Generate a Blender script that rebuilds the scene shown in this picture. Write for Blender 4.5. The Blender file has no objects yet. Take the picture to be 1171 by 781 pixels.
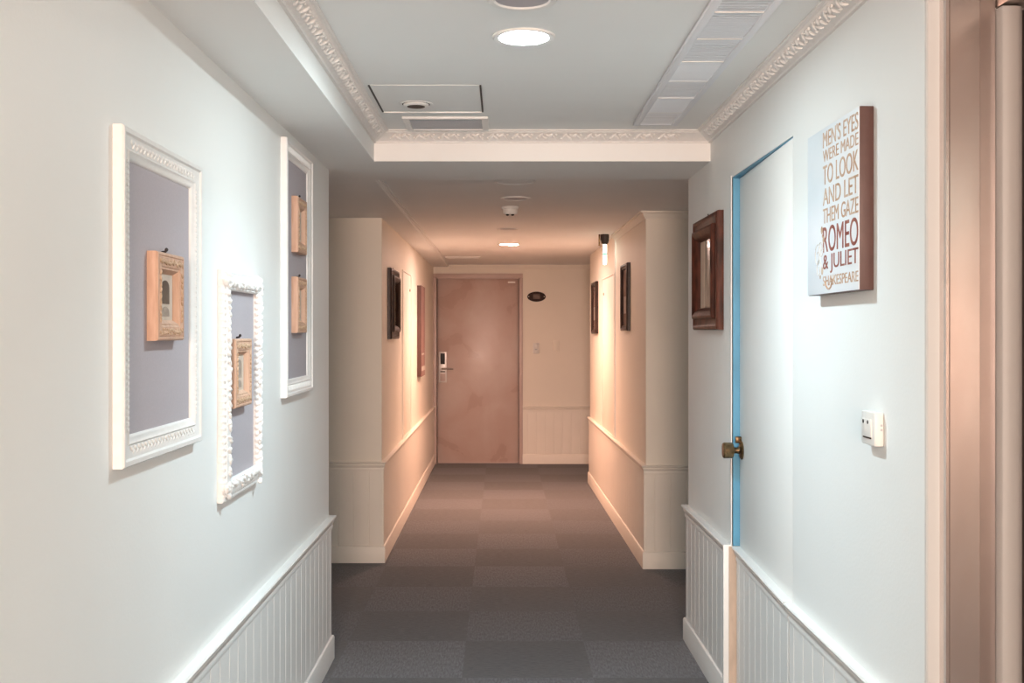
import bpy, bmesh, math, random
from mathutils import Vector, Matrix, Euler
random.seed(7)
C = bpy.context.scene
COL = C.collection
PI = math.pi

# ------------------------------------------------------------------ camera, world, exposure
F = 1230.0                      # focal length in pixels of the 1171 px wide frame
EYE = 1.42
cam_data = bpy.data.cameras.new('camera')
cam_data.sensor_width = 36.0
cam_data.lens = F / 1171.0 * 36.0
cam_data.shift_x = 11.5 / 1171.0
cam_data.shift_y = -10.5 / 1171.0
cam_data.clip_start = 0.05
cam = bpy.data.objects.new('camera', cam_data)
cam.location = (0, 0, EYE)
cam.rotation_euler = (PI / 2, 0, 0)
COL.objects.link(cam)
C.camera = cam

world = bpy.data.worlds.new('world')
C.world = world
world.use_nodes = True
world.node_tree.nodes['Background'].inputs[0].default_value = (1.0, 0.95, 0.9, 1)
world.node_tree.nodes['Background'].inputs[1].default_value = 0.02

C.view_settings.view_transform = 'Standard'
C.view_settings.look = 'None'
C.view_settings.gamma = 1.0
C.view_settings.use_curve_mapping = False
C.view_settings.exposure = 0.05

COOL = (0.81, 0.96, 1.0)
WARM = (1.0, 0.68, 0.585)
NEAR_LAMP = 300.0               # emission of the lit lens by the tray
FAR_LAMP = 540.0
NEAR_BEAM = (8.0, (0.60, 0.86, 1.0))  # watts and colour of the downlights' beams
FAR_BEAM = (23.0, (1.0, 0.46, 0.25))
REAR_WARM = (72.0, (1.0, 0.72, 0.585))
BACK = (13.0, (0.55, 1.0, 1.0))
TUBE = ((0.9, 1.0, 0.86), 6.0)
def disk_light(name, loc, size, watts, color, rot=(0, 0, 0)):
    d = bpy.data.lights.new(name, 'AREA')
    d.shape = 'DISK'; d.size = size; d.energy = watts; d.color = color
    o = bpy.data.objects.new(name, d); o.location = loc; o.rotation_euler = rot
    COL.objects.link(o); return o
# unseen area lights added behind the camera to light the corridor
disk_light('rear_fill', (0.05, -3.3, 1.55), 1.3, REAR_WARM[0], REAR_WARM[1], (PI / 2, 0, 0)).data.spread = math.radians(95)  # upright disc facing forward, stands in for warm light from behind
disk_light('rear_fill', (0.06, -0.6, 2.235), 0.3, BACK[0], BACK[1])  # cool fill added to lift and neutralise the near walls

# ------------------------------------------------------------------ materials
def new_mat(name):
    m = bpy.data.materials.new(name); m.use_nodes = True
    nt = m.node_tree
    return m, nt, nt.nodes['Principled BSDF']

def simple(name, col, rough=0.5, metal=0.0, noise=0.0, nscale=20.0, bump=0.0, bscale=200.0, stretch=(1, 1, 1), col2=None, coat=0.0, spec=0.5):
    m, nt, b = new_mat(name)
    b.inputs['Roughness'].default_value = rough
    b.inputs['Metallic'].default_value = metal
    b.inputs['Specular IOR Level'].default_value = spec
    if coat: b.inputs['Coat Weight'].default_value = coat; b.inputs['Coat Roughness'].default_value = 0.1
    tc = nt.nodes.new('ShaderNodeTexCoord')
    mp = nt.nodes.new('ShaderNodeMapping'); mp.inputs['Scale'].default_value = stretch
    nt.links.new(tc.outputs['Object'], mp.inputs['Vector'])
    c1 = (*col, 1)
    if col2 is None: col2 = tuple(max(0, c * (1 - noise)) for c in col)
    if noise or col2 != col:
        n = nt.nodes.new('ShaderNodeTexNoise'); n.inputs['Scale'].default_value = nscale; n.inputs['Detail'].default_value = 5
        nt.links.new(mp.outputs['Vector'], n.inputs['Vector'])
        r = nt.nodes.new('ShaderNodeValToRGB')
        r.color_ramp.elements[0].position = 0.35; r.color_ramp.elements[1].position = 0.65
        r.color_ramp.elements[0].color = (*col2, 1); r.color_ramp.elements[1].color = c1
        nt.links.new(n.outputs['Fac'], r.inputs['Fac']); nt.links.new(r.outputs['Color'], b.inputs['Base Color'])
    else:
        b.inputs['Base Color'].default_value = c1
    if bump:
        n2 = nt.nodes.new('ShaderNodeTexNoise'); n2.inputs['Scale'].default_value = bscale; n2.inputs['Detail'].default_value = 3
        nt.links.new(mp.outputs['Vector'], n2.inputs['Vector'])
        bp = nt.nodes.new('ShaderNodeBump'); bp.inputs['Strength'].default_value = bump; bp.inputs['Distance'].default_value = 0.003
        nt.links.new(n2.outputs['Fac'], bp.inputs['Height']); nt.links.new(bp.outputs['Normal'], b.inputs['Normal'])
    return m

def emit(name, col, strength):
    m, nt, b = new_mat(name)
    b.inputs['Base Color'].default_value = (*col, 1)
    b.inputs['Emission Color'].default_value = (*col, 1)
    b.inputs['Emission Strength'].default_value = strength
    return m

WHITE = (0.88, 0.885, 0.865)
M = {}
M['paint'] = simple('wall_paint', WHITE, 0.55, noise=0.03, nscale=1.5, bump=0.12, bscale=120)
M['cream'] = simple('cream_wall_paint', (0.905, 0.845, 0.74), 0.55, noise=0.03, nscale=1.5, bump=0.12, bscale=120)
M['cream_trim'] = simple('cream_trim_paint', (0.905, 0.85, 0.76), 0.4, noise=0.02, nscale=6)
M['ceiling'] = simple('ceiling_paint', (0.92, 0.92, 0.90), 0.7, noise=0.02, nscale=2)
M['trim'] = simple('trim_paint', (0.87, 0.86, 0.835), 0.4, noise=0.02, nscale=6)
M['plaster'] = simple('plaster_ornament', (0.88, 0.85, 0.82), 0.5, noise=0.05, nscale=60)
M['frame_white'] = simple('white_frame_lacquer', (0.86, 0.85, 0.83), 0.4, noise=0.04, nscale=50)
M['lavender'] = simple('lavender_cloth', (0.47, 0.42, 0.445), 0.85, noise=0.06, nscale=300, bump=0.15, bscale=600)
M['oak'] = simple('limed_oak', (0.66, 0.43, 0.31), 0.5, col2=(0.56, 0.34, 0.235), nscale=14, stretch=(6, 6, 1), bump=0.2, bscale=90)
M['oak_carved'] = simple('carved_oak', (0.66, 0.46, 0.32), 0.6, col2=(0.48, 0.30, 0.18), nscale=110, bump=0.6, bscale=160)
M['paper'] = simple('old_print_paper', (0.66, 0.56, 0.47), 0.35, noise=0.15, nscale=30)
M['ink'] = simple('print_ink', (0.10, 0.085, 0.07), 0.35, noise=0.35, nscale=60)
M['print_mid'] = simple('print_grey', (0.40, 0.34, 0.285), 0.35, noise=0.35, nscale=70)
M['mahogany'] = simple('mahogany', (0.040, 0.014, 0.009), 0.42, col2=(0.115, 0.034, 0.020), nscale=9, stretch=(5, 5, 1.2), spec=0.12)
M['darkwood'] = simple('black_brown_wood', (0.055, 0.03, 0.022), 0.3, col2=(0.025, 0.014, 0.011), nscale=12, stretch=(5, 5, 1), spec=0.12)
M['nail'] = simple('dark_nail', (0.05, 0.04, 0.04), 0.4, metal=0.6)
M['canvas_face'] = simple('canvas_print', (0.80, 0.85, 0.89), 0.35, noise=0.04, nscale=8)
M['canvas_edge'] = simple('canvas_edge_brown', (0.105, 0.050, 0.041), 0.5, noise=0.1, nscale=40)
M['letter_tan'] = simple('tan_lettering', (0.44, 0.25, 0.135), 0.5, col2=(0.60, 0.46, 0.35), nscale=45)
M['letter_red'] = simple('red_brown_lettering', (0.22, 0.035, 0.022), 0.5, col2=(0.36, 0.14, 0.10), nscale=45)
M['swirl'] = simple('pale_swirl', (0.66, 0.62, 0.57), 0.5)
M['blue'] = simple('blue_paint', (0.12, 0.37, 0.55), 0.4, noise=0.25, nscale=8, stretch=(1, 1, 0.5))
M['beige_wood'] = simple('beige_wood', (0.62, 0.47, 0.36), 0.6, noise=0.15, nscale=12, stretch=(4, 4, 1))
M['brass'] = simple('antique_brass', (0.32, 0.22, 0.11), 0.35, metal=0.9, col2=(0.10, 0.065, 0.035), nscale=35)
M['plastic'] = simple('white_plastic', (0.82, 0.80, 0.76), 0.35)
M['dark'] = simple('dark_slot', (0.02, 0.018, 0.018), 0.5)
M['chrome'] = simple('chrome', (0.62, 0.60, 0.58), 0.15, metal=1.0)
M['lockplate'] = simple('satin_lock_plate', (0.80, 0.76, 0.73), 0.35, metal=0.3)
M['lens_off'] = simple('unlit_lens', (0.50, 0.485, 0.52), 0.4)
M['lens_near'] = emit('lit_lens_cool', COOL, NEAR_LAMP)
M['lens_far'] = emit('lit_lens_warm', WARM, FAR_LAMP)
M['tube'] = emit('glowing_glass_tube', TUBE[0], TUBE[1])
M['tube_mark'] = emit('green_tube_mark', (0.25, 0.85, 0.55), 0.6)
M['aluminium'] = simple('grille_aluminium', (0.84, 0.85, 0.88), 0.45)
M['duct'] = simple('duct_grey', (0.26, 0.26, 0.27), 0.7)
M['vent_grey'] = simple('vent_mesh', (0.52, 0.53, 0.55), 0.6, noise=0.1, nscale=400)
M['steel'] = simple('brushed_steel', (0.78, 0.71, 0.68), 0.22, metal=0.9, col2=(0.68, 0.60, 0.57), nscale=5, stretch=(2, 2, 0.8), bump=0.03, bscale=60)
M['steel_dark'] = simple('darker_brushed_steel', (0.58, 0.49, 0.455), 0.3, metal=0.9, noise=0.1, nscale=5)
M['beige_trim'] = simple('beige_plaster_edge', (0.56, 0.57, 0.565), 0.5)
M['stop'] = simple('beige_door_stop', (0.49, 0.46, 0.44), 0.45)
M['bronze_steel'] = simple('lift_panel_steel', (0.50, 0.40, 0.355), 0.3, metal=0.85)
M['bronze'] = simple('dark_bronze', (0.03, 0.012, 0.008), 0.5, spec=0.2)
M['bronze_pale'] = simple('worn_bronze', (0.16, 0.11, 0.09), 0.5, metal=0.0)

def door_material():
    m, nt, b = new_mat('pink_brown_door_lacquer')
    tc = nt.nodes.new('ShaderNodeTexCoord')
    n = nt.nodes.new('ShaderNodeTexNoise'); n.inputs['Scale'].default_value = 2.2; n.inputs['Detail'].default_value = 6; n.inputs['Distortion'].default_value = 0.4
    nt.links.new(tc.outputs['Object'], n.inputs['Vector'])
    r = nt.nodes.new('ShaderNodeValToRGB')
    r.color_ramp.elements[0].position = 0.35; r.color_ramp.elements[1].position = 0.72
    r.color_ramp.elements[0].color = (0.57, 0.405, 0.35, 1); r.color_ramp.elements[1].color = (0.68, 0.56, 0.51, 1)  # paler end paints the whitish sheen on the door into its colour
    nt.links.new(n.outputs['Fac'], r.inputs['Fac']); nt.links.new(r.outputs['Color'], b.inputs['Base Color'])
    rr = nt.nodes.new('ShaderNodeMapRange'); rr.inputs[1].default_value = 0.3; rr.inputs[2].default_value = 0.7
    rr.inputs[3].default_value = 0.22; rr.inputs[4].default_value = 0.42
    nt.links.new(n.outputs['Fac'], rr.inputs[0]); nt.links.new(rr.outputs[0], b.inputs['Roughness'])
    return m
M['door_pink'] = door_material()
M['door_trim'] = simple('door_frame_lacquer', (0.60, 0.47, 0.43), 0.4, noise=0.04, nscale=10)

def carpet_material():
    m, nt, b = new_mat('carpet_tiles')
    L = nt.links.new
    def N(t, **k):
        n = nt.nodes.new(t)
        for a, v in k.items(): setattr(n, a, v)
        return n
    def math_(op, a, v=None):
        n = N('ShaderNodeMath', operation=op); L(a, n.inputs[0])
        if isinstance(v, (int, float)): n.inputs[1].default_value = v
        elif v is not None: L(v, n.inputs[1])
        return n.outputs[0]
    tc = N('ShaderNodeTexCoord'); sx = N('ShaderNodeSeparateXYZ'); L(tc.outputs['Object'], sx.inputs[0])
    u = math_('DIVIDE', math_('ADD', sx.outputs['X'], 0.165 + 5.4), 0.54)
    v = math_('DIVIDE', math_('ADD', sx.outputs['Y'], -4.42 + 0.527 * 20), 0.527)
    par = math_('MODULO', math_('ADD', math_('FLOOR', u), math_('FLOOR', v)), 2.0)     # 0 / 1
    wn = N('ShaderNodeTexWhiteNoise', noise_dimensions='2D'); cb = N('ShaderNodeCombineXYZ')
    L(math_('FLOOR', u), cb.inputs[0]); L(math_('FLOOR', v), cb.inputs[1]); L(cb.outputs[0], wn.inputs['Vector'])
    def streak(scale):
        mp = N('ShaderNodeMapping'); mp.inputs['Scale'].default_value = scale; L(tc.outputs['Object'], mp.inputs['Vector'])
        n = N('ShaderNodeTexNoise'); n.inputs['Scale'].default_value = 1.0; n.inputs['Detail'].default_value = 4; n.inputs['Roughness'].default_value = 0.75
        L(mp.outputs[0], n.inputs['Vector']); return n.outputs['Fac']
    sa = streak((140, 26, 60)); sb = streak((26, 140, 60))
    mixs = N('ShaderNodeMix'); L(par, mixs.inputs[0]); L(sb, mixs.inputs[2]); L(sa, mixs.inputs[3])
    ra = N('ShaderNodeValToRGB'); rb = N('ShaderNodeValToRGB')
    for r, c0, c1 in ((ra, (0.085, 0.086, 0.092), (0.160, 0.161, 0.170)), (rb, (0.086, 0.088, 0.097), (0.195, 0.200, 0.216))):
        r.color_ramp.elements[0].position = 0.33; r.color_ramp.elements[1].position = 0.68
        r.color_ramp.elements[0].color = (*c0, 1); r.color_ramp.elements[1].color = (*c1, 1)
        L(mixs.outputs[0], r.inputs[0])
    mixc = N('ShaderNodeMix', data_type='RGBA'); L(par, mixc.inputs[0]); L(ra.outputs[0], mixc.inputs[6]); L(rb.outputs[0], mixc.inputs[7])
    hsv = N('ShaderNodeHueSaturation'); L(mixc.outputs[2], hsv.inputs['Color'])
    mr = N('ShaderNodeMapRange'); L(wn.outputs['Value'], mr.inputs[0]); mr.inputs[3].default_value = 0.9; mr.inputs[4].default_value = 1.08
    L(mr.outputs[0], hsv.inputs['Value']); L(hsv.outputs[0], b.inputs['Base Color'])
    bp = N('ShaderNodeBump'); bp.inputs['Strength'].default_value = 0.5; bp.inputs['Distance'].default_value = 0.004
    L(mixs.outputs[0], bp.inputs['Height']); L(bp.outputs[0], b.inputs['Normal'])
    b.inputs['Roughness'].default_value = 0.95; b.inputs['Specular IOR Level'].default_value = 0.1
    b.inputs['Sheen Weight'].default_value = 0.15
    return m
M['carpet'] = carpet_material()

# ------------------------------------------------------------------ mesh helpers
class MB:
    def __init__(s): s.bm = bmesh.new()
    def box(s, x0, x1, y0, y1, z0, z1, bevel=0.0, seg=2):
        r = bmesh.ops.create_cube(s.bm, size=1.0)
        for v in r['verts']:
            v.co = Vector(((x0 + x1) / 2 + v.co.x * (x1 - x0), (y0 + y1) / 2 + v.co.y * (y1 - y0), (z0 + z1) / 2 + v.co.z * (z1 - z0)))
        if bevel:
            es = list({e for v in r['verts'] for e in v.link_edges})
            bmesh.ops.bevel(s.bm, geom=es, offset=bevel, segments=seg, affect='EDGES', profile=0.5)
        return s
    def ball(s, mat, u=10, v=6):
        new = s.bm.verts.new
        top = new(mat @ Vector((0, 0, 1))); bot = new(mat @ Vector((0, 0, -1))); rings = []
        for i in range(1, v):
            a = PI * i / v; sa, ca = math.sin(a), math.cos(a)
            rings.append([new(mat @ Vector((sa * math.cos(2 * PI * j / u), sa * math.sin(2 * PI * j / u), ca))) for j in range(u)])
        f = s.bm.faces.new
        for j in range(u):
            k = (j + 1) % u
            f((top, rings[0][j], rings[0][k])); f((bot, rings[-1][k], rings[-1][j]))
            for a, b in zip(rings, rings[1:]): f((a[j], b[j], b[k], a[k]))
        return s
    def blob(s, c, r, rot=(0, 0, 0), u=10, v=6):
        return s.ball(Matrix.Translation(c) @ Euler(rot).to_matrix().to_4x4() @ Matrix.Diagonal((*r, 1)), u, v)
    def lathe(s, prof, c=(0, 0, 0), axis='Z', n=32):
        """prof: list of (radius, height); revolved about the axis through c."""
        c = Vector(c); rings = []
        for (r, h) in prof:
            ring = []
            for i in range(n):
                a = 2 * PI * i / n
                p = (r * math.cos(a), r * math.sin(a), h)
                if axis == 'Y': p = (p[0], p[2], p[1])
                if axis == 'X': p = (p[2], p[0], p[1])
                ring.append(s.bm.verts.new(c + Vector(p)))
            rings.append(ring)
        for a, b in zip(rings, rings[1:]):
            for i in range(n):
                s.bm.faces.new((a[i], a[(i + 1) % n], b[(i + 1) % n], b[i]))
        for ring in (rings[0], rings[-1]):
            try: s.bm.faces.new(ring)
            except ValueError: pass
        return s
    def tube(s, pts, r, n=8):
        pts = [Vector(p) for p in pts]; rings = []
        for i, p in enumerate(pts):
            t = (pts[min(i + 1, len(pts) - 1)] - pts[max(i - 1, 0)]).normalized()
            up = Vector((0, 0, 1)) if abs(t.z) < 0.9 else Vector((1, 0, 0))
            a = t.cross(up).normalized(); b = t.cross(a).normalized()
            rr = r[i] if isinstance(r, (list, tuple)) else r
            rings.append([s.bm.verts.new(p + rr * (math.cos(2 * PI * k / n) * a + math.sin(2 * PI * k / n) * b)) for k in range(n)])
        for a, b in zip(rings, rings[1:]):
            for k in range(n): s.bm.faces.new((a[k], a[(k + 1) % n], b[(k + 1) % n], b[k]))
        s.bm.faces.new(rings[0]); s.bm.faces.new(rings[-1]); return s
    def sweep(s, path, prof, cap=True):
        """closed profile of (out, z) swept along plan points; 'out' points right of the direction of travel."""
        P = [Vector((p[0], p[1])) for p in path]; rings = []
        for i, p in enumerate(P):
            d0 = (P[i] - P[i - 1]).normalized() if i else None
            d1 = (P[i + 1] - P[i]).normalized() if i + 1 < len(P) else None
            d0 = d0 or d1; d1 = d1 or d0
            n0 = Vector((d0.y, -d0.x)); n1 = Vector((d1.y, -d1.x))
            m = (n0 + n1); m = m / max(1e-6, m.dot(n0))
            rings.append([s.bm.verts.new((p.x + m.x * o, p.y + m.y * o, z)) for (o, z) in prof])
        k = len(prof)
        for a, b in zip(rings, rings[1:]):
            for j in range(k): s.bm.faces.new((a[j], a[(j + 1) % k], b[(j + 1) % k], b[j]))
        if cap: s.bm.faces.new(rings[0]); s.bm.faces.new(rings[-1])
        return s
    def rect_frame(s, x0, x1, z0, z1, prof):
        """mitred picture frame facing -Y, back on y=0; closed profile of (inward, outward depth)."""
        rings = []
        for cx, cz, sx, sz in ((x0, z0, 1, 1), (x1, z0, -1, 1), (x1, z1, -1, -1), (x0, z1, 1, -1)):
            rings.append([s.bm.verts.new((cx + sx * u, -d, cz + sz * u)) for (u, d) in prof])
        k = len(prof)
        for i in range(4):
            a, b = rings[i], rings[(i + 1) % 4]
            for j in range(k): s.bm.faces.new((a[j], a[(j + 1) % k], b[(j + 1) % k], b[j]))
        return s
    def poly(s, pts, thick_vec):
        a = [s.bm.verts.new(p) for p in pts]; t = Vector(thick_vec)
        b = [s.bm.verts.new(Vector(p) + t) for p in pts]
        s.bm.faces.new(a); s.bm.faces.new(b[::-1])
        for i in range(len(a)): s.bm.faces.new((a[i], a[(i + 1) % len(a)], b[(i + 1) % len(a)], b[i]))
        return s
    def build(s, name, mat, parent=None, smooth=True, angle=35):
        bmesh.ops.recalc_face_normals(s.bm, faces=s.bm.faces)
        me = bpy.data.meshes.new(name); s.bm.to_mesh(me); s.bm.free()
        me.materials.append(mat)
        if smooth:
            for p in me.polygons: p.use_smooth = True
            try: me.set_sharp_from_angle(angle=math.radians(angle))
            except Exception: pass
        o = bpy.data.objects.new(name, me); COL.objects.link(o)
        if parent: o.parent = parent
        return o

def tag(o, label, cat, group=None):
    o['label'] = label; o['category'] = cat
    if group: o['group'] = group
    return o
def thing(name, label, cat, loc=(0, 0, 0), rotz=0.0, group=None):
    o = bpy.data.objects.new(name, None); COL.objects.link(o)
    o.location = loc; o.rotation_euler = (0, 0, rotz); o.empty_display_size = 0.05
    return tag(o, label, cat, group)
def struct(name, mb, mat, **k):
    o = mb.build(name, mat, **k); o['kind'] = 'structure'; return o
def struct_empty(name, loc=(0, 0, 0), rotz=0.0):
    o = bpy.data.objects.new(name, None); COL.objects.link(o)
    o.location = loc; o.rotation_euler = (0, 0, rotz); o['kind'] = 'structure'; o.empty_display_size = 0.05
    return o
def copy_thing(src, loc, label, rotz=None):
    r = src.copy(); COL.objects.link(r); r.location = loc; r['label'] = label
    if rotz is not None: r.rotation_euler = (0, 0, rotz)
    for ch in list(src.children):
        c = ch.copy(); COL.objects.link(c); c.parent = r
        for g in ch.children:
            d = g.copy(); COL.objects.link(d); d.parent = c
    return r

# ------------------------------------------------------------------ the setting
XL, XR = -0.752, 0.860          # near walls
XLC = -0.742                    # left corridor wall
RC0, RC1 = 0.866, 0.832         # right corridor wall at its two ends
YL, YR = 4.67, 4.96             # where the near walls end
YSL, YSR = 6.64, 6.47           # where the corridor walls begin
YRE, YF = 10.15, 11.62          # right corridor wall end, far wall
DY0, DY1 = 3.177, 4.02          # concealed door in the near right wall
YE0, YE1 = 2.19, 1.05           # lift opening
ZS, ZC, ZT = 2.126, 2.148, 2.245  # soffit, corridor ceiling, tray ceiling
YB0, YB1 = 4.44, 4.98           # beam
XS = -0.528                     # tray edge
YK = -3.4                       # wall behind the camera

b = MB(); b.box(-2.2, 2.2, YK - .2, 12.2, -0.15, 0.0)
struct('floor', b, M['carpet'], smooth=False)
b = MB(); b.box(-2.2, XL, YK - .2, YL, 0, 2.5)
struct('wall_left', b, M['paint'], smooth=False)
b = MB(); b.box(-2.2, XLC, YSL, 12.2, 0, 2.5)
struct('wall_left_corridor', b, M['cream'], smooth=False)
b = MB(); b.box(-2.4, -2.2, YK, 12.2, 0, 2.5)
struct('wall_left_passage', b, M['paint'], smooth=False)
b = MB()
b.box(XR, 2.2, DY1, YR, 0, 2.5); b.box(XR, 2.2, DY0, DY1, 2.0, 2.5); b.box(0.96, 2.2, DY0, DY1, 0, 2.0)
b.box(XR, 2.2, YE0, DY0, 0, 2.5); b.box(XR, 2.2, YE1, YE0, 2.18, 2.5); b.box(XR, 2.2, YK - .2, YE1, 0, 2.5); b.box(1.2, 2.2, YE1, YE0, 0, 2.18)
struct('wall_right', b, M['paint'], smooth=False)
b = MB(); b.poly([(RC0, YSR, 0), (RC1, YRE, 0), (2.2, YRE, 0), (2.2, YSR, 0)], (0, 0, 2.5))
struct('wall_right_corridor', b, M['cream'], smooth=False)
b = MB(); b.box(2.2, 2.4, YK, 12.2, 0, 2.5)
struct('wall_right_passage', b, M['paint'], smooth=False)
b = MB(); b.box(XLC, -0.70, YF, 12.2, 0, 2.5); b.box(-0.70, 0.18, YF, 12.2, 2.01, 2.5); b.box(0.18, 2.2, YF, 12.2, 0, 2.5); b.box(-0.70, 0.18, YF + .16, 12.2, 0, 2.01)
struct('wall_far', b, M['cream'], smooth=False)
b = MB(); b.box(-2.2, 2.2, YK - .2, YK, 0, 2.5)
struct('wall_back', b, M['paint'], smooth=False)
b = MB(); b.box(XS, XR, YK, YB0, ZT, 2.6)
struct('ceiling', b, M['ceiling'], smooth=False)
b = MB(); b.box(-2.2, XS, YK, YB0, ZS, 2.6); b.box(-2.2, 2.2, YB0, YB1, ZS, 2.6)
struct('ceiling_soffit', b, M['ceiling'], smooth=False)
b = MB(); b.box(-0.588, 2.2, YB1, 12.2, ZC, 2.6); b.box(-2.2, -0.588, YB1, 12.2, ZS, 2.6)
struct('ceiling_corridor', b, M['ceiling'], smooth=False)
b = MB()
b.sweep([(-0.588, YB1), (-0.588, YF)], [(0, ZS + .002), (0.012, ZS + .006), (0.012, ZC - .008), (0.02, ZC - .008), (0.02, ZC), (0, ZC)])
struct('trim_1', b, M['ceiling'])

# plaster cornice of the tray, with its leaf ornament
ZK = 2.200
prof = [(0, ZK), (0.010, ZK), (0.012, ZK + .006), (0.016, ZK + .008), (0.020, ZK + .010), (0.050, ZK + .034), (0.054, ZK + .035), (0.058, ZK + .040), (0.066, ZK + .041), (0.066, ZT), (0, ZT)]
b = MB(); b.sweep([(XS, -1.0), (XS, YB0), (XR, YB0), (XR, -1.0)], prof)
SL = math.atan2(0.024, 0.030)    # slope of the ornamented face
def ornament(b, p, d, n):
    """one leaf group at p on the sloping face; d runs along the wall, n points into the tray."""
    d = Vector((*d, 0)); n = Vector((*n, 0)); up = (n * math.cos(SL) + Vector((0, 0, 1)) * math.sin(SL)); nr = d.cross(up).normalized()
    if nr.z > 0: nr = -nr
    R = Matrix((d, up, nr)).transposed()
    def put(u, v, ru, rv, rw, a):
        m = Matrix.Translation(Vector(p) + d * u + up * v) @ R.to_4x4() @ Matrix.Rotation(a, 4, 'Z') @ Matrix.Diagonal((ru, rv, rw, 1))
        b.ball(m, 8, 5)
    put(-0.026, 0.002, 0.019, 0.0068, 0.009, 0.9); put(-0.007, -0.006, 0.016, 0.006, 0.009, -0.7)
    put(0.014, 0.006, 0.016, 0.0068, 0.009, 0.6); put(0.033, -0.005, 0.014, 0.0055, 0.009, -0.9)
    put(0.0, 0.010, 0.007, 0.005, 0.009, 0); put(-0.038, -0.009, 0.007, 0.006, 0.009, 0); put(0.040, 0.010, 0.006, 0.005, 0.008, 0)
PITCH = 0.10
y = 1.2
while y < 4.36:
    ornament(b, (XS + .035, y, ZK + .022), (0, 1), (1, 0)); ornament(b, (XR - .035, y, ZK + .022), (0, -1), (-1, 0)); y += PITCH
x = XS + .11
while x < XR - .08:
    ornament(b, (x, YB0 - .035, ZK + .022), (1, 0), (0, -1)); x += PITCH
struct('trim_2', b, M['plaster'])

# small coves of the corridor
cove = [(0, ZC - .045), (0.006, ZC - .045), (0.010, ZC - .036), (0.022, ZC - .012), (0.034, ZC - .010), (0.034, ZC), (0, ZC)]
b = MB(); xm = RC0 + (RC1 - RC0) * (8.06 - YSR) / (YRE - YSR)
b.sweep([(xm, 8.06), (RC0, YSR), (2.2, YSR)], cove); struct('trim_3', b, M['cream_trim'])
b = MB(); b.sweep([(-0.57, YF), (2.2, YF)], cove); struct('trim_4', b, M['cream_trim'])

# chair rails, baseboards and beadboard wainscot
RZ = 0.622
rail = [(0, RZ - .055), (0.014, RZ - .055), (0.016, RZ - .045), (0.014, RZ - .036), (0.018, RZ - .030), (0.022, RZ - .020), (0.020, RZ - .013), (0.028, RZ - .010), (0.030, RZ - .004), (0.027, RZ), (0, RZ)]
base = [(0, 0), (0.022, 0), (0.022, 0.093), (0.018, 0.101), (0.012, 0.104), (0, 0.104)]
def bead(b, p0, p1, z0=0.10, z1=RZ - .04, t=0.012, pitch=0.095, start=0.05):
    P0 = Vector(p0); P1 = Vector(p1); d = (P1 - P0); L = d.length; d.normalize(); n = Vector((d.y, -d.x))
    prof = [(0, 0), (0, t)]; s_ = start
    while s_ < L - .012:
        prof += [(s_ - .003, t), (s_ - .001, t - .003), (s_ + .001, t - .003), (s_ + .003, t)]; s_ += pitch
    prof += [(L, t), (L, 0)]
    lo = [b.bm.verts.new((*(P0 + d * a + n * o), z0)) for a, o in prof]; hi = [b.bm.verts.new((*(P0 + d * a + n * o), z1)) for a, o in prof]
    k = len(prof)
    for j in range(k - 1): b.bm.faces.new((lo[j], lo[j + 1], hi[j + 1], hi[j]))
runs = {
    'left': [(XL, YK), (XL, YL), (-2.2, YL)],
    'left_corridor': [(-2.2, YSL), (XLC, YSL), (XLC, YF)],
    'far': [(0.222, YF), (2.2, YF)],
    'right_corridor': [(2.2, YRE), (RC1, YRE), (RC0, YSR), (2.2, YSR)],
    'right': [(2.2, YR), (XR, YR), (XR, DY1 + .012)],
    'right_entry': [(XR, DY0 - .003), (XR, YE0)],
}
n_trim = 5
for side, path in runs.items():
    tm = M['cream_trim'] if side in ('left_corridor', 'far', 'right_corridor') else M['trim']
    b = MB(); b.sweep(path, base); struct('baseboard_' + side, b, tm)
    b = MB(); b.sweep(path, rail); struct('trim_%d' % n_trim, b, tm); n_trim += 1
    b = MB()
    for p0, p1 in zip(path, path[1:]): bead(b, p0, p1)
    struct('wall_%s_wainscot' % side, b, tm, smooth=False)

# ------------------------------------------------------------------ doors
# far door with its frame and electronic lock
d1 = struct_empty('door_1', (-0.26, YF + .06, 0))
hw = 0.44
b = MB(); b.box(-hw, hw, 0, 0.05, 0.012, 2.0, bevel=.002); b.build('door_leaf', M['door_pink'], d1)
b = MB()
for sx in (-1, 1):
    b.box(min(sx * hw, sx * (hw + .012)), max(sx * hw, sx * (hw + .012)), -.06, 0.0, 0, 2.0)
    b.box(min(sx * (hw + .004), sx * (hw + .045)), max(sx * (hw + .004), sx * (hw + .045)), -.082, -.058, 0, 2.0085, bevel=.003)
b.box(-hw, hw, -.06, 0.0, 2.0, 2.012); b.box(-hw - .045, hw + .045, -.082, -.058, 2.009, 2.054, bevel=.003)
b.build('door_frame', M['door_trim'], d1)
b = MB(); b.box(-hw + .005, hw - .005, -.004, 0.03, 0.0, 0.012); b.build('threshold', M['door_trim'], d1)
b = MB(); b.box(0.325, 0.405, -.006, 0.0, 1.955, 1.972, bevel=.002); b.build('closer_plate', M['lockplate'], d1)
b = MB(); b.box(-0.425, -0.337, -.018, 0, 0.875, 1.21, bevel=.006); lk = b.build('lock_plate', M['lockplate'], d1)
b = MB(); b.box(-0.406, -0.358, -.021, -.018, 1.075, 1.192, bevel=.002); b.build('keypad', M['dark'], lk)
b = MB(); b.box(-0.408, -0.356, -.020, -.0175, 0.986, 1.0, bevel=.001); b.build('card_slot', M['dark'], lk)
b = MB(); b.box(-0.408, -0.354, -.022, -.018, 0.893, 0.972, bevel=.003); b.build('cover', M['door_trim'], lk)
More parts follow.
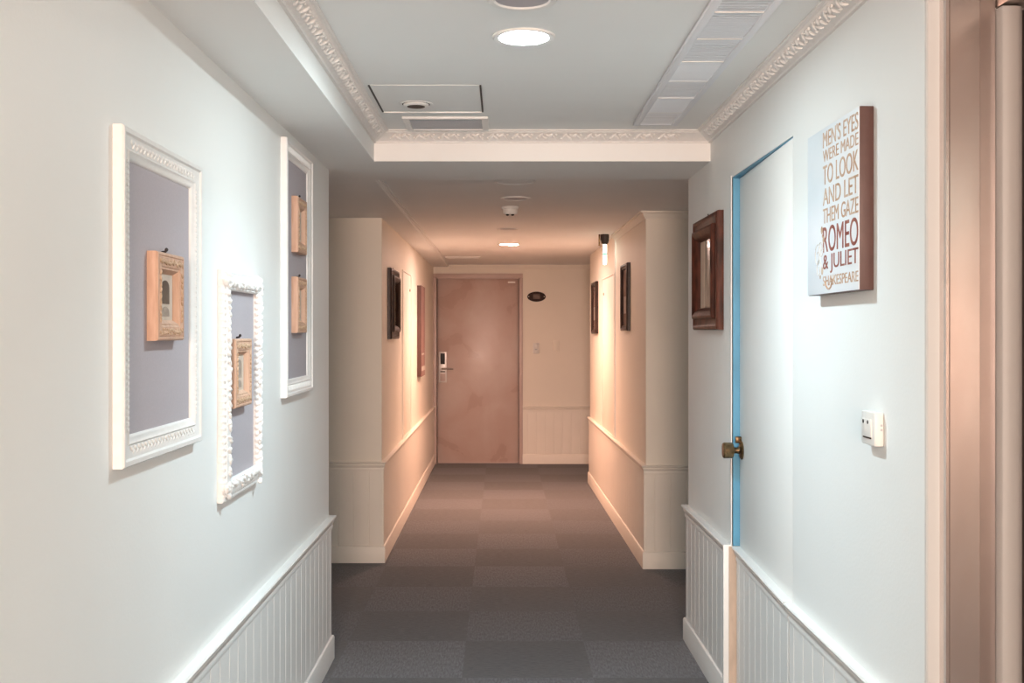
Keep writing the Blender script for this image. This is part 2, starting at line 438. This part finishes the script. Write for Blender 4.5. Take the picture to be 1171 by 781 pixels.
b = MB(); b.lathe([(0.0, 0), (0.013, 0), (0.011, -.045), (0.0, -.047)], (-0.385, -.018, 1.025), 'Y', 16)
b.tube([(-0.39, -.06, 1.025), (-0.34, -.062, 1.027), (-0.29, -.06, 1.025), (-0.268, -.054, 1.022)], [.010, .010, .009, .007], 10)
b.build('door_handle', M['chrome'], lk)

# concealed door ajar in the near right wall
ang = math.asin(0.027 / (DY1 - DY0))
d2 = struct_empty('door_2', (XR, DY0, 0))
b = MB()                                                # painted lining of the opening
b.box(0.003, 0.1, DY1 - DY0 - .004, DY1 - DY0 - .0005, RZ, 1.9995); b.box(0.003, 0.1, 0.0005, 0.004, RZ, 1.9995); b.box(0.003, 0.1, 0.004, DY1 - DY0 - .004, 1.996, 1.9995)
b.build('door_jamb', M['blue'], d2, smooth=False)
b = MB(); b.box(-.012, 0.1, DY1 - DY0 - .006, DY1 - DY0 + .004, 0, RZ - .002); b.build('jamb_foot', M['beige_wood'], d2, smooth=False)
b = MB(); b.box(-.004, 0.004, DY1 - DY0, DY1 - DY0 + .012, RZ, 2.004); b.box(-.032, 0.004, DY1 - DY0 + .001, DY1 - DY0 + .013, 0, RZ + .004, bevel=.002); b.build('casing_bead', M['trim'], d2)
W = DY1 - DY0 - .012
b = MB(); b.box(0, 0.038, 0.004, W, 0.006, 1.9945, bevel=.001)
leaf = b.build('door_leaf', M['paint'], d2); leaf.rotation_euler = (0, 0, -ang)
b = MB(); b.sweep([(0, W), (0, 0.004)], rail); b.build('chair_rail', M['trim'], leaf)
b = MB(); b.sweep([(0, W), (0, 0.004)], [(o, max(z, .006)) for o, z in base]); b.build('baseboard', M['trim'], leaf)
b = MB(); bead(b, (0, W), (0, 0.004)); b.build('wainscot', M['trim'], leaf, smooth=False)
kz, ky = 0.985, W - .045
b = MB(); b.lathe([(0.0, 0), (0.033, 0), (0.034, -.004), (0.028, -.009), (0.014, -.011), (0.011, -.022), (0.012, -.03), (0.026, -.034), (0.029, -.040), (0.0295, -.066), (0.026, -.071), (0.0, -.072)], (0, ky, kz), 'X', 28)
b.box(-.022, -.0, ky + .008, ky + .022, kz + .025, kz + .05, bevel=.003)
b.build('door_knob', M['brass'], leaf)

# lift doorway at the right edge
d3 = struct_empty('door_3', (XR, YE0, 0))
b = MB(); b.poly([(0.0005, -.0005, 0), (0.0005, -.006, 0), (0.004, -.010, 0), (0.027, -.010, 0), (0.027, -.0005, 0)], (0, 0, 2.178)); b.build('plaster_edge', M['beige_trim'], d3)
b = MB(); b.poly([(0.027, 0, 0), (0.027, -.030, 0), (0.030, -.034, 0), (0.036, -.034, 0), (0.041, -.028, 0), (0.041, -.016, 0), (0.106, -.016, 0), (0.108, -.014, 0), (0.108, 0, 0)], (0, 0, 2.178))
b.build('steel_jamb', M['steel'], d3, smooth=False)
b = MB(); b.poly([(0.1085, 0, 0), (0.1085, -.007, 0), (0.1415, -.007, 0), (0.1415, 0, 0)], (0, 0, 2.178)); b.build('steel_return', M['steel_dark'], d3, smooth=False)
b = MB(); b.poly([(0.143, 0, 0), (0.143, -.030, 0), (0.146, -.033, 0), (0.172, -.033, 0), (0.184, -.028, 0), (0.192, -.016, 0), (0.196, 0, 0)], (0, 0, 2.075)); b.build('door_stop', M['stop'], d3, angle=60)
b = MB(); b.box(0.195, 0.235, YE1 - YE0 + .01, -.001, 0.01, 2.075, bevel=.003); b.build('lift_panel', M['bronze_steel'], d3)
b = MB(); b.box(0.143, 0.335, YE1 - YE0 + .01, -.001, 2.078, 2.176, bevel=.003); b.build('lift_header', M['bronze_steel'], d3)

# flush service doors in the corridor walls
def flush_door(name, x, y0, y1, z0, z1, facing, slope=0.0):
    e = struct_empty(name, (x, (y0 + y1) / 2, 0), PI / 2 if facing > 0 else -PI / 2)
    e.rotation_euler[2] += slope
    h = (y1 - y0) / 2
    b = MB(); b.box(-h + .012, h - .012, -.005, 0.002, z0 + .004, z1 - .012, bevel=.0015); b.build('door_leaf', M['cream'], e)
    b = MB(); b.rect_frame(-h, h, z0, z1, [(0, 0), (0, .009), (.004, .011), (.009, .009), (.010, 0)]); b.build('door_casing', M['cream_trim'], e)
    b = MB(); b.lathe([(0, 0), (.012, 0), (.012, -.004), (.006, -.006), (0, -.006)], ((-h if facing > 0 else h) * -.72 * (1), -.005, z1 - .13), 'Y', 14); b.build('finger_pull', M['brass'], e)
flush_door('door_4', XLC, 7.98, 8.70, RZ + .002, 1.885, 1)
sl = math.atan2(RC1 - RC0, YRE - YSR)
xd = lambda y: RC0 + (RC1 - RC0) * (y - YSR) / (YRE - YSR)
flush_door('door_5', xd(8.52), 8.08, 8.98, RZ + .002, 1.865, -1, -sl)
b = MB(); b.box(xm - .006, xm + .02, 8.05, 8.066, RZ, ZC); struct('trim_20', b, M['trim'])

# ------------------------------------------------------------------ picture frames on the left wall
LW = PI / 2      # rotation for things on the left wall (front towards +X)
RW = -PI / 2     # on the right wall
def tall_frame(label, y0, y1, z0, z1, style):
    w = (y1 - y0) / 2; h = z1 - z0
    t = thing('picture_frame', label, 'picture frame', (XL, (y0 + y1) / 2, z0), LW, 'white frames on the left wall')
    side = 0.058
    if style == 'ornate':
        prof = [(0, 0), (0, .014), (.006, .018), (.016, .016), (.020, .022), (.042, .026), (.050, .016), (.052, .007), (.052, 0)]
    else:
        prof = [(0, 0), (0, .018), (.003, .022), (.012, .022), (.016, .018), (.019, .0175), (.040, .014), (.044, .017), (.050, .013), (.054, .012), (.060, .007), (.062, 0)]
    b = MB(); b.rect_frame(-w, w, 0, h, prof)
    if style == 'classic':      # small dentils along the sides, leaf relief on top and bottom
        z = .07
        while z < h - .06:
            for sx in (-1, 1): b.box(sx * (w - .036) - .005, sx * (w - .036) + .005, -.0185, -.012, z, z + .006)
            z += .0115
        for zz in (.030, h - .030):
            x = -w + .06
            while x < w - .05:
                b.blob((x, -.0155, zz + .004), (.008, .003, .004), (0, .7, 0)); b.blob((x + .011, -.0155, zz - .003), (.007, .003, .004), (0, -.8, 0)); x += .022
    if style == 'fluted':
        x = -w + .055
        while x < w - .045:
            b.box(x, x + .008, -.019, -.010, .020, .040, bevel=.003, seg=1); b.box(x, x + .008, -.019, -.010, h - .040, h - .020, bevel=.003, seg=1); x += .017
    b.build('frame_moulding', M['frame_white'], t)
    if style == 'ornate':
        b = MB(); rnd = random.Random(3)
        def carve(p, a):
            p = (p[0] + rnd.uniform(-.005, .005), p[1] + rnd.uniform(-.006, .006))
            b.blob((p[0], -.022, p[1]), (.014, .008, .006), (0, a + rnd.uniform(-.6, .6), 0))
            b.blob((p[0] + rnd.uniform(-.010, .010), -.025, p[1] + rnd.uniform(-.008, .008)), (.005, .005, .006))
        z = .012
        while z < h - .008:
            for sx in (-1, 1): carve((sx * (w - .036), z), 1.57 + .7 * sx); b.blob((sx * (w - .049), -.014, z + .009), (.006, .008, .008)); b.blob((sx * (w - .014), -.016, z + .005), (.006, .005, .008), (0, .6 * sx, 0)); b.blob((sx * (w - .003), -.010, z + .005), (.004, .008, .007))
            z += .018
        x = -w + .012
        while x < w - .008:
            for zz, q in ((.036, 1), (h - .036, -1)): carve((x, zz), .7); b.blob((x + .009, -.014, zz + q * .013), (.008, .008, .006)); b.blob((x + .005, -.016, zz - q * .020), (.008, .005, .006), (0, .6, 0)); b.blob((x + .005, -.010, zz - q * .033), (.007, .008, .004))
            x += .018
        b.build('leaf_carving', M['frame_white'], t)
    b = MB(); b.box(-w + .045, w - .045, -.005, -.0005, .045, h - .045); b.build('backing', M['lavender'], t, smooth=False)
    return t
tall_frame('large white frame with fine beading and lavender backing, nearest on the left wall', 2.078, 2.625, 1.155, 1.823, 'classic')
tall_frame('small white frame heavily carved with leaves around lavender backing, hung lowest on the left wall', 2.84, 3.285, 0.968, 1.588, 'ornate')
tall_frame('tall narrow-looking white frame holding two small wooden frames, farthest along the left wall', 3.656, 4.165, 1.196, 2.085, 'fluted')

def oak_frame(label, y, z0, print_kind=0, w=0.095, h=0.19):
    t = thing('small_picture_frame', label, 'picture frame', (XL + .005, y, z0), LW, 'small wooden frames on lavender backings')
    b = MB(); b.rect_frame(-w, w, 0, h, [(0, 0), (0, .019), (.003, .023), (.007, .024), (.009, .0215), (.011, .0235), (.030, .0225), (.033, .020), (.036, .0205), (.046, .0075), (.046, 0)])
    b.build('frame_moulding', M['oak'], t)
    b = MB(); rnd = random.Random(int(y * 100))
    for zz in (.020, h - .020):
        x = -w + .02
        while x < w - .015:
            b.blob((x, -.0235, zz + rnd.uniform(-.003, .003)), (.007, .0028, .0045), (0, rnd.uniform(-1, 1), 0), 8, 5)
            b.blob((x + .006, -.0235, zz + rnd.uniform(-.006, .006)), (.0035, .0025, .0035), (0, 0, 0), 8, 5); x += .0125
    for sx in (-1, 1):
        z = .045
        while z < h - .04:
            b.blob((sx * (w - .020), -.0235, z), (.004, .0028, .007), (0, rnd.uniform(-.8, .8), 0), 8, 5); z += .0125
    b.build('carving', M['oak_carved'], t)
    b = MB(); b.box(-w + .043, w - .043, -.009, -.002, .043, h - .043); p = b.build('print', M['paper'], t, smooth=False)
    b = MB(); ph = h - .096; pw = .028
    pts = [(-pw, -.0096, .052 + ph * .30)] + [(pw, -.0096, .052 + ph * .30)] + [(pw * math.cos(a), -.0096, .052 + ph * .68 + .016 * math.sin(a)) for a in [PI * i / 10 for i in range(11)]]
    b.poly(pts, (0, .0004, 0))
    b.build('printed_figure', M['ink'] if print_kind == 0 else M['print_mid'], p, smooth=False)
    b = MB(); pts = [(-pw, -.0096, .053), (pw, -.0096, .053)] + [(pw * math.cos(a), -.0096, .060 + .014 * math.sin(a)) for a in [PI * i / 10 for i in range(11)]]
    b.poly(pts, (0, .0004, 0)); b.build('printed_dome', M['print_mid'], p, smooth=False)
    b = MB(); b.tube([(0, -.001, h + .003), (0, -.010, h + .005), (0, -.012, h + .009)], .0028, 8); b.blob((0, -.012, h + .009), (.004, .004, .0045)); b.build('nail', M['nail'], t)
    return t
oak_frame('small wooden frame hanging alone on the lavender backing of the large beaded white frame', 2.357, 1.402, 0)
oak_frame('small wooden frame inside the leaf-carved white frame, hung low', 3.02, 1.212, 1)
oak_frame('upper small wooden frame of the two inside the farthest white frame', 3.906, 1.705, 1, .09, .2)
oak_frame('lower small wooden frame of the two inside the farthest white frame', 3.906, 1.418, 1, .09, .2)

# ------------------------------------------------------------------ stepped dark frames
def stepped_frame(label, loc, rotz, wood, w=0.26, h=0.465, bands=((-.5, 0.2, 'peach'), (0.2, 1.0, 'grey')), group='stepped dark wooden frames'):
    t = thing('wooden_frame', label, 'picture frame', loc, rotz, group)
    b = MB(); b.rect_frame(-w, w, 0, h, [(0, 0), (0, .022), (.004, .028), (.014, .030), (.022, .026), (.030, .024), (.045, .022), (.050, .026), (.050, 0)])
    b.build('outer_moulding', wood, t)
    b = MB(); b.rect_frame(-w + .046, w - .046, .046, h - .046, [(0, 0), (0, .036), (.004, .041), (.012, .043), (.020, .039), (.030, .034), (.040, .024), (.046, .013), (.048, 0)])
    b.build('inner_moulding', wood, t)
    b = MB(); b.box(-w + .088, w - .088, -.010, -.001, .088, h - .088); p = b.build('print', M['pic_grey'], t, smooth=False)
    b = MB(); b.box(-w + .088, -w + .088 + (2 * w - .176) * .28, -.0105, -.009, .0885, h - .0885); b.build('painted_reflection', M['reflect_peach'], p, smooth=False)  # peach strip paints a warm corridor reflection in the picture glass
    b = MB(); b.tube([(0, -.001, h + .002), (0, -.010, h + .006), (0, -.011, h + .012)], .003, 8); b.build('nail', M['nail'], t)
    return t
M['pic_grey'] = simple('grey_beige_print', (0.42, 0.36, 0.29), 0.25, coat=0.15, col2=(0.22, 0.19, 0.15), nscale=9, stretch=(3, 1, 1))
M['reflect_peach'] = simple('peach_glass_reflection', (0.85, 0.64, 0.49), 0.25, coat=0.15)
M['pic_pink'] = simple('faded_print', (0.50, 0.38, 0.32), 0.2, col2=(0.30, 0.20, 0.17), nscale=7)
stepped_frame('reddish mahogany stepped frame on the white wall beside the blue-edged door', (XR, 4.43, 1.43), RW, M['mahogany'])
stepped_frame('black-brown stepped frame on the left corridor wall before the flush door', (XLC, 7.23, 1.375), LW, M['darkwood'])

def slim_frame(label, y, z0, w, h):
    t = thing('slim_picture_frame', label, 'picture frame', (xd(y), y, z0), RW - sl, 'slim dark frames on the right corridor wall')
    b = MB(); b.rect_frame(-w, w, 0, h, [(0, 0), (0, .020), (.004, .026), (.016, .028), (.022, .022), (.034, .020), (.038, .010), (.038, 0)]); b.build('frame_moulding', M['darkwood'], t)
    b = MB(); b.box(-w + .034, w - .034, -.008, -.001, .034, h - .034); p = b.build('print', M['pic_pink'], t, smooth=False)
    b = MB(); b.box(-w + .06, w - .06, -.0085, -.007, .12, h * .52); b.build('printed_block', M['print_mid'], p, smooth=False)
    return t
slim_frame('dark slim frame on the right corridor wall between the corner and the flush door', 7.37, 1.43, .175, .458)
slim_frame('dark slim frame on the right corridor wall beyond the hanging tube lamp', 9.56, 1.408, .20, .458)

# canvas on the left corridor wall
t = thing('canvas', 'tall red-brown edged canvas on the left corridor wall beside the far door', 'canvas', (XLC, 9.62, 1.03), LW)
b = MB(); b.box(-.215, .215, -.037, 0, 0, .8, bevel=.002); b.build('canvas_body', M['canvas_edge'], t)
b = MB(); b.box(-.212, .212, -.0385, -.0365, .003, .797); b.build('printed_face', simple('muted_red_print', (0.36, 0.22, 0.20), 0.4, col2=(0.24, 0.12, 0.10), nscale=5), t, smooth=False)
b = MB(); b.box(-.19, .19, -.0395, -.038, .05, .09); b.box(-.19, .10, -.0395, -.038, .19, .205); b.build('printed_band', M['swirl'], t, smooth=False)

# ------------------------------------------------------------------ lettered canvas on the right wall
CY0, CY1, CZ0, CH = 2.487, 2.905, 1.518, 0.426
CW = CY1 - CY0
t = thing('canvas', 'white canvas lettered with a quotation in tan and red-brown capitals, beside the blue-edged door', 'canvas', (XR, (CY0 + CY1) / 2, CZ0), RW)
b = MB(); b.box(-CW / 2, CW / 2, -.033, 0, 0, CH, bevel=.0025); b.build('canvas_body', M['canvas_edge'], t)
b = MB(); b.box(-CW / 2 + .001, CW / 2 - .001, -.0345, -.0325, .001, CH - .001, bevel=.0008); b.build('printed_face', M['canvas_face'], t)
def lettering(text, x0, x1, z0, z1, mat, y=-.0349):
    cu = bpy.data.curves.new('lettering', 'FONT'); cu.body = text; cu.extrude = .0; cu.resolution_u = 6; cu.offset = 0.0
    o = bpy.data.objects.new('lettering', cu); COL.objects.link(o)
    bpy.context.view_layer.update()
    me = bpy.data.meshes.new_from_object(o.evaluated_get(bpy.context.evaluated_depsgraph_get()))
    bpy.data.objects.remove(o); bpy.data.curves.remove(cu)
    xs = [v.co.x for v in me.vertices]; ys = [v.co.y for v in me.vertices]
    for v in me.vertices:
        v.co = Vector((x0 + (v.co.x - min(xs)) / (max(xs) - min(xs)) * (x1 - x0), y, z0 + (v.co.y - min(ys)) / (max(ys) - min(ys)) * (z1 - z0)))
    bm = bmesh.new(); bm.from_mesh(me); bpy.data.meshes.remove(me)
    mb = MB(); mb.bm.free(); mb.bm = bm
    for v in bm.verts: v.co.x -= .0008
    dup = bmesh.ops.duplicate(bm, geom=bm.verts[:] + bm.edges[:] + bm.faces[:])
    for v in dup['geom']:                       # a second, slightly shifted impression makes the strokes heavier
        if isinstance(v, bmesh.types.BMVert): v.co.x += .0018; v.co.y -= .0001
    r = bmesh.ops.extrude_face_region(bm, geom=bm.faces[:])
    for v in r['geom']:
        if isinstance(v, bmesh.types.BMVert): v.co.y += .0007
    return mb.build('lettering', mat, t, smooth=False)
tx0, tx1 = -CW / 2 + CW * .335, CW / 2 - .005
for txt, a, c, m in (("MEN'S EYES", .024, .122, 'letter_tan'), ('WERE MADE', .138, .208, 'letter_tan'), ('TO LOOK', .230, .346, 'letter_tan'), ('AND LET', .368, .468, 'letter_tan'),
                     ('THEM GAZE', .488, .578, 'letter_tan'), ('ROMEO', .598, .752, 'letter_red'), ('& JULIET', .766, .880, 'letter_red'), ('SHAKESPEARE', .893, .952, 'letter_tan')):
    lettering(txt, tx0, tx1, CH * (1 - c), CH * (1 - a), M[m])
b = MB()
cx = -CW / 2 + CW * .25
for dx, z, r in ((.025, .165, .009), (.040, .140, .009), (.028, .060, .009), (.012, .045, .005), (.030, .150, .004)): b.blob((cx + dx, -.0347, z), (r, .0006, r * 1.15))
arc = [(tx0 + .05 + .028 * math.cos(a), -.0349, .036 + .024 * math.sin(a)) for a in [PI + .2 + i * (PI - .2) / 12 for i in range(13)]]
b.tube(arc, .0026, 6); b.build('leaf_ornament', M['letter_tan'], t)
b = MB()
for (ox, oz, r0, turns) in ((-.01, .10, .03, 1.4), (.018, .12, .022, -1.3), (.0, .065, .024, 1.2)):
    b.tube([(cx + ox + (r0 * (1 - i / 34)) * math.cos(turns * 2 * PI * i / 26), -.0348, oz + (r0 * 1.2 * (1 - i / 34)) * math.sin(turns * 2 * PI * i / 26)) for i in range(27)], .0011, 6)
b.build('scroll_ornament', M['swirl'], t)

# ------------------------------------------------------------------ switches and plates
t = thing('light_switch', 'white wall switch on the near right wall below the lettered canvas', 'light switch', (XR, 2.465, 1.162), RW)
b = MB(); b.box(-.045, .045, -.022, 0, 0, .077, bevel=.004); b.build('wall_plate', M['plastic'], t)
b = MB(); b.box(-.032, .028, -.0245, -.021, .019, .060, bevel=.0015); b.build('rocker', M['plastic'], t)
b = MB(); b.box(-.028, .024, -.0235, -.0215, .0155, .0185); b.build('rocker_gap', M['nail'], t, smooth=False)
for x in (-.022, .008):
    b = MB(); b.lathe([(0, 0), (.0045, 0), (.0045, -.001), (0, -.001)], (x, -.0243, .053), 'Y', 14); b.build('indicator', M['dark'], t)
for z in (.038, .048):
    b = MB(); b.lathe([(0, 0), (.0028, 0), (.0028, .0006), (0, .0006)], (.0448, -.006, z), 'X', 12); b.build('side_screw', M['vent_grey'], t)
t = thing('light_switch', 'small white switch on the far wall under the oval plaque', 'light switch', (0.368, YF, 1.190), 0)
b = MB(); b.box(-.033, .033, -.010, 0, 0, .115, bevel=.003); b.build('wall_plate', M['plastic'], t)
b = MB(); b.box(-.020, .020, -.016, -.010, .060, .105, bevel=.003); b.build('rocker', M['plastic'], t)
b = MB(); b.box(-.012, .012, -.0165, -.0095, .040, .050, bevel=.002); b.build('key_slot', M['vent_grey'], t)
b = MB(); b.box(-.035, .035, -.006, 0, 0, .115, bevel=.003); o = b.build('blank_plate', M['cream']); o.location = (0.585, YF, 1.215)
tag(o, 'blank plate painted like the far wall, between the small switch and the corner', 'wall plate')

t = thing('plaque', 'dark oval bronze plaque beside the far door', 'plaque', (0.373, YF, 1.805), 0)
def oval(b, rx, rz, y0, y1):
    b.poly([(rx * math.cos(a), y0, rz * math.sin(a)) for a in [2 * PI * i / 40 for i in range(40)]], (0, y1 - y0, 0))
b = MB(); oval(b, .100, .054, -.010, 0); oval(b, .094, .048, -.013, -.0095); b.build('oval_plate', M['bronze'], t)
b = MB(); b.box(-.038, .040, -.0145, -.0125, -.026, .028, bevel=.008, seg=2); b.build('worn_centre', M['bronze_pale'], t)
for x in (-.084, .084):
    b = MB(); b.blob((x, -.013, 0), (.008, .005, .008)); b.build('screw_head', M['chrome'], t)

# ------------------------------------------------------------------ ceiling fittings
def downlight(label, x, y, zc, lens, lens_mat, r=0.068, ring=0.088, beam=None, group='round recessed downlights'):
    t = thing('downlight', label, 'downlight', (x, y, zc), 0, group)
    b = MB(); b.lathe([(ring, 0), (ring, -.003), (ring - .004, -.006), (r + .003, -.005), (r, -.002), (r - .001, -.0008), (r - .001, 0)], n=48)
    b.build('trim_ring', M['trim'], t)
    b = MB(); b.lathe([(0.0005, -.0035), (r * .6, -.0033), (r - .001, -.0012), (r - .001, -.0004), (.0005, -.0004)], n=40); b.build(lens, lens_mat, t)
    if beam:
        l = disk_light('beam', (0, 0, -.010), r * 1.7, beam[0], beam[1]); l.data.spread = math.radians(125); l.parent = t
    return t
downlight('lit cool white downlight in the near ceiling', 0.061, 3.0, ZT, 'glowing_lens', M['lens_near'], beam=NEAR_BEAM)
downlight('unlit grey downlight cut off by the top edge, beside the lit cool one', 0.050, 2.66, ZT, 'lens', M['lens_off'])
downlight('lit warm downlight in the corridor ceiling before the far door', 0.058, 8.88, ZC, 'glowing_lens', M['lens_far'], .075, .092, beam=FAR_BEAM)
downlight('wide unlit downlight in the corridor ceiling just behind the beam', 0.063, 5.19, ZC, 'lens', M['ceiling'], .085, .100)
downlight('unlit downlight between the beam-side wide one and the smoke detector', 0.076, 5.84, ZC, 'lens', M['lens_off'], .066, .082)
downlight('unlit downlight between the smoke detector and the lit warm one', 0.043, 7.55, ZC, 'lens', M['lens_off'], .062, .078)

t = thing('spotlight', 'small recessed eyeball spotlight with a dark centre, set in the ceiling access panel', 'spotlight', (-0.309, 3.87, ZT - .004))
b = MB(); b.lathe([(.062, 0), (.062, -.002), (.056, -.003), (.050, -.001), (.050, 0)], n=36); b.build('trim_ring', M['ceiling'], t)
b = MB(); b.lathe([(.050, -.0002), (.050, -.0012), (.033, -.0016), (.032, -.0100), (.001, -.0100)], n=32); b.build('housing', M['dark'], t)
b = MB(); b.lathe([(.046, -.001), (.045, -.006), (.040, -.0095), (.0335, -.0098), (.0328, -.006), (.0328, -.001)], n=32); b.build('eyeball_ring', M['trim'], t)
t = thing('access_panel', 'square ceiling access panel with dark gaps along its sides, near the left cornice', 'access panel', (-0.258, 3.80, ZT))
b = MB(); b.box(-.183, .183, -.215, .215, -.0015, -.0003); b.build('panel', M['ceiling'], t)
for x in (-.186, .186):
    b = MB(); b.box(x - .003, x + .003, -.215, .215, -.0035, -.0004); b.build('side_gap', M['dark'], t, smooth=False)
b = MB(); b.box(-.183, .183, .215, .222, -.006, -.0005, bevel=.001); b.build('edge_strip', M['trim'], t)

t = thing('ceiling_vent', 'small rectangular ceiling vent with grey mesh, between access panel and beam', 'vent', (-0.218, 4.235, ZT))
b = MB()
b.box(-.165, .165, -.13, -.105, -.010, 0, bevel=.003); b.box(-.165, .165, .105, .13, -.010, 0, bevel=.003); b.box(-.165, -.14, -.105, .105, -.010, 0, bevel=.003); b.box(.14, .165, -.105, .105, -.010, 0, bevel=.003)
b.build('vent_frame', M['trim'], t)
b = MB(); b.box(-.14, .14, -.105, .105, -.004, -.0005)
for k in range(20): b.box(-.139, .139, -.100 + k * .0103, -.097 + k * .0103, -.0065, -.004)
b.build('vent_mesh', M['vent_grey'], t, smooth=False)
t = thing('ceiling_vent', 'flush rectangular vent in the corridor ceiling above the far door', 'vent', (-0.38, 10.45, ZC))
b = MB(); b.rect_frame(-.17, .17, -.11, .11, [(0, 0), (0, .006), (.010, .007), (.016, .003), (.016, 0)]); b.bm.transform(Matrix.Rotation(PI / 2, 4, 'X')); b.build('vent_frame', M['trim'], t)
b = MB()
for k in range(12): b.box(-.154, .154, -.092 + k * .016, -.084 + k * .016, -.004, -.0005)
b.build('vent_slats', M['ceiling'], t, smooth=False)

# long air grille
GX0, GX1, GY0, GY1 = 0.517, 0.690, 2.2, 4.235
t = thing('air_grille', 'long slatted air grille in the ceiling along the right wall', 'air grille', ((GX0 + GX1) / 2, (GY0 + GY1) / 2, ZT))
gw, gl = (GX1 - GX0) / 2, (GY1 - GY0) / 2
b = MB()
for sx in (-1, 1):
    b.box(min(sx * (gw - .024), sx * gw), max(sx * (gw - .024), sx * gw), -gl, gl, -.014, 0, bevel=.004)
for sy in (-1, 1): b.box(-gw + .024, gw - .024, min(sy * (gl - .022), sy * gl), max(sy * (gl - .022), sy * gl), -.012, 0, bevel=.004)
b.build('grille_frame', M['aluminium'], t)
b = MB(); b.box(-gw + .024, gw - .024, -gl + .022, gl - .022, -.0025, -.0005); b.build('duct_back', M['duct'], t, smooth=False)
b = MB(); rnd = random.Random(11); yy = -gl + .03; k = 0
while yy < gl - .03:
    seg = int((gl - yy) / .25)
    a = (0.05, 0.30, 0.10, 0.35, 0.12, 0.16, 0.12, 0.14, 0.12)[seg % 9] + rnd.uniform(-.05, .05)
    dy, dz = .0068 * math.cos(a), .009 * math.sin(a)
    b.poly([(-gw + .023, yy - dy, -.010), (gw - .023, yy - dy, -.010), (gw - .023, yy + dy, -.010 - dz), (-gw + .023, yy + dy, -.010 - dz)], (0, 0, .001)); yy += .0205; k += 1
b.build('slats', M['aluminium'], t, smooth=False)
yy = gl - .25
while yy > -gl + .1:
    b = MB(); b.box(-gw + .023, gw - .023, yy - .003, yy + .003, -.013, -.003, bevel=.001); b.build('cross_bar', M['trim'], t); yy -= .25

t = thing('smoke_detector', 'white smoke detector hanging from the corridor ceiling between two unlit downlights', 'smoke detector', (0.048, 6.25, ZC))
b = MB(); b.lathe([(.050, 0), (.050, -.012), (.044, -.014), (.044, -.034), (.038, -.044), (.030, -.046), (.001, -.047)], n=36); b.build('housing', M['plastic'], t)
for x in (-.016, .014):
    b = MB(); b.blob((x, -.026, -.048), (.010, .010, .006)); b.build('sensor', M['dark'], t)

t = thing('pendant_lamp', 'slender glowing glass tube lamp with dark cap hanging by the right corridor wall', 'lamp', (0.765, 8.0, ZC))
b = MB(); b.lathe([(.030, 0), (.032, -.004), (.031, -.045), (.025, -.066), (.019, -.074), (.001, -.075)], n=28); b.build('cap', M['nail'], t)
b = MB(); b.box(-.047, -.034, -.010, .010, -.085, 0, bevel=.003); b.build('bracket', M['brass'], t)
b = MB(); b.lathe([(.001, -.075), (.0140, -.075), (.0145, -.10), (.0140, -.215), (.010, -.223), (.001, -.225)], n=24); b.build('glass_tube', M['tube'], t)
b = MB(); b.lathe([(.0145, -.140), (.0152, -.142), (.0152, -.152), (.0145, -.154)], n=24); b.build('green_band', M['tube_mark'], t)
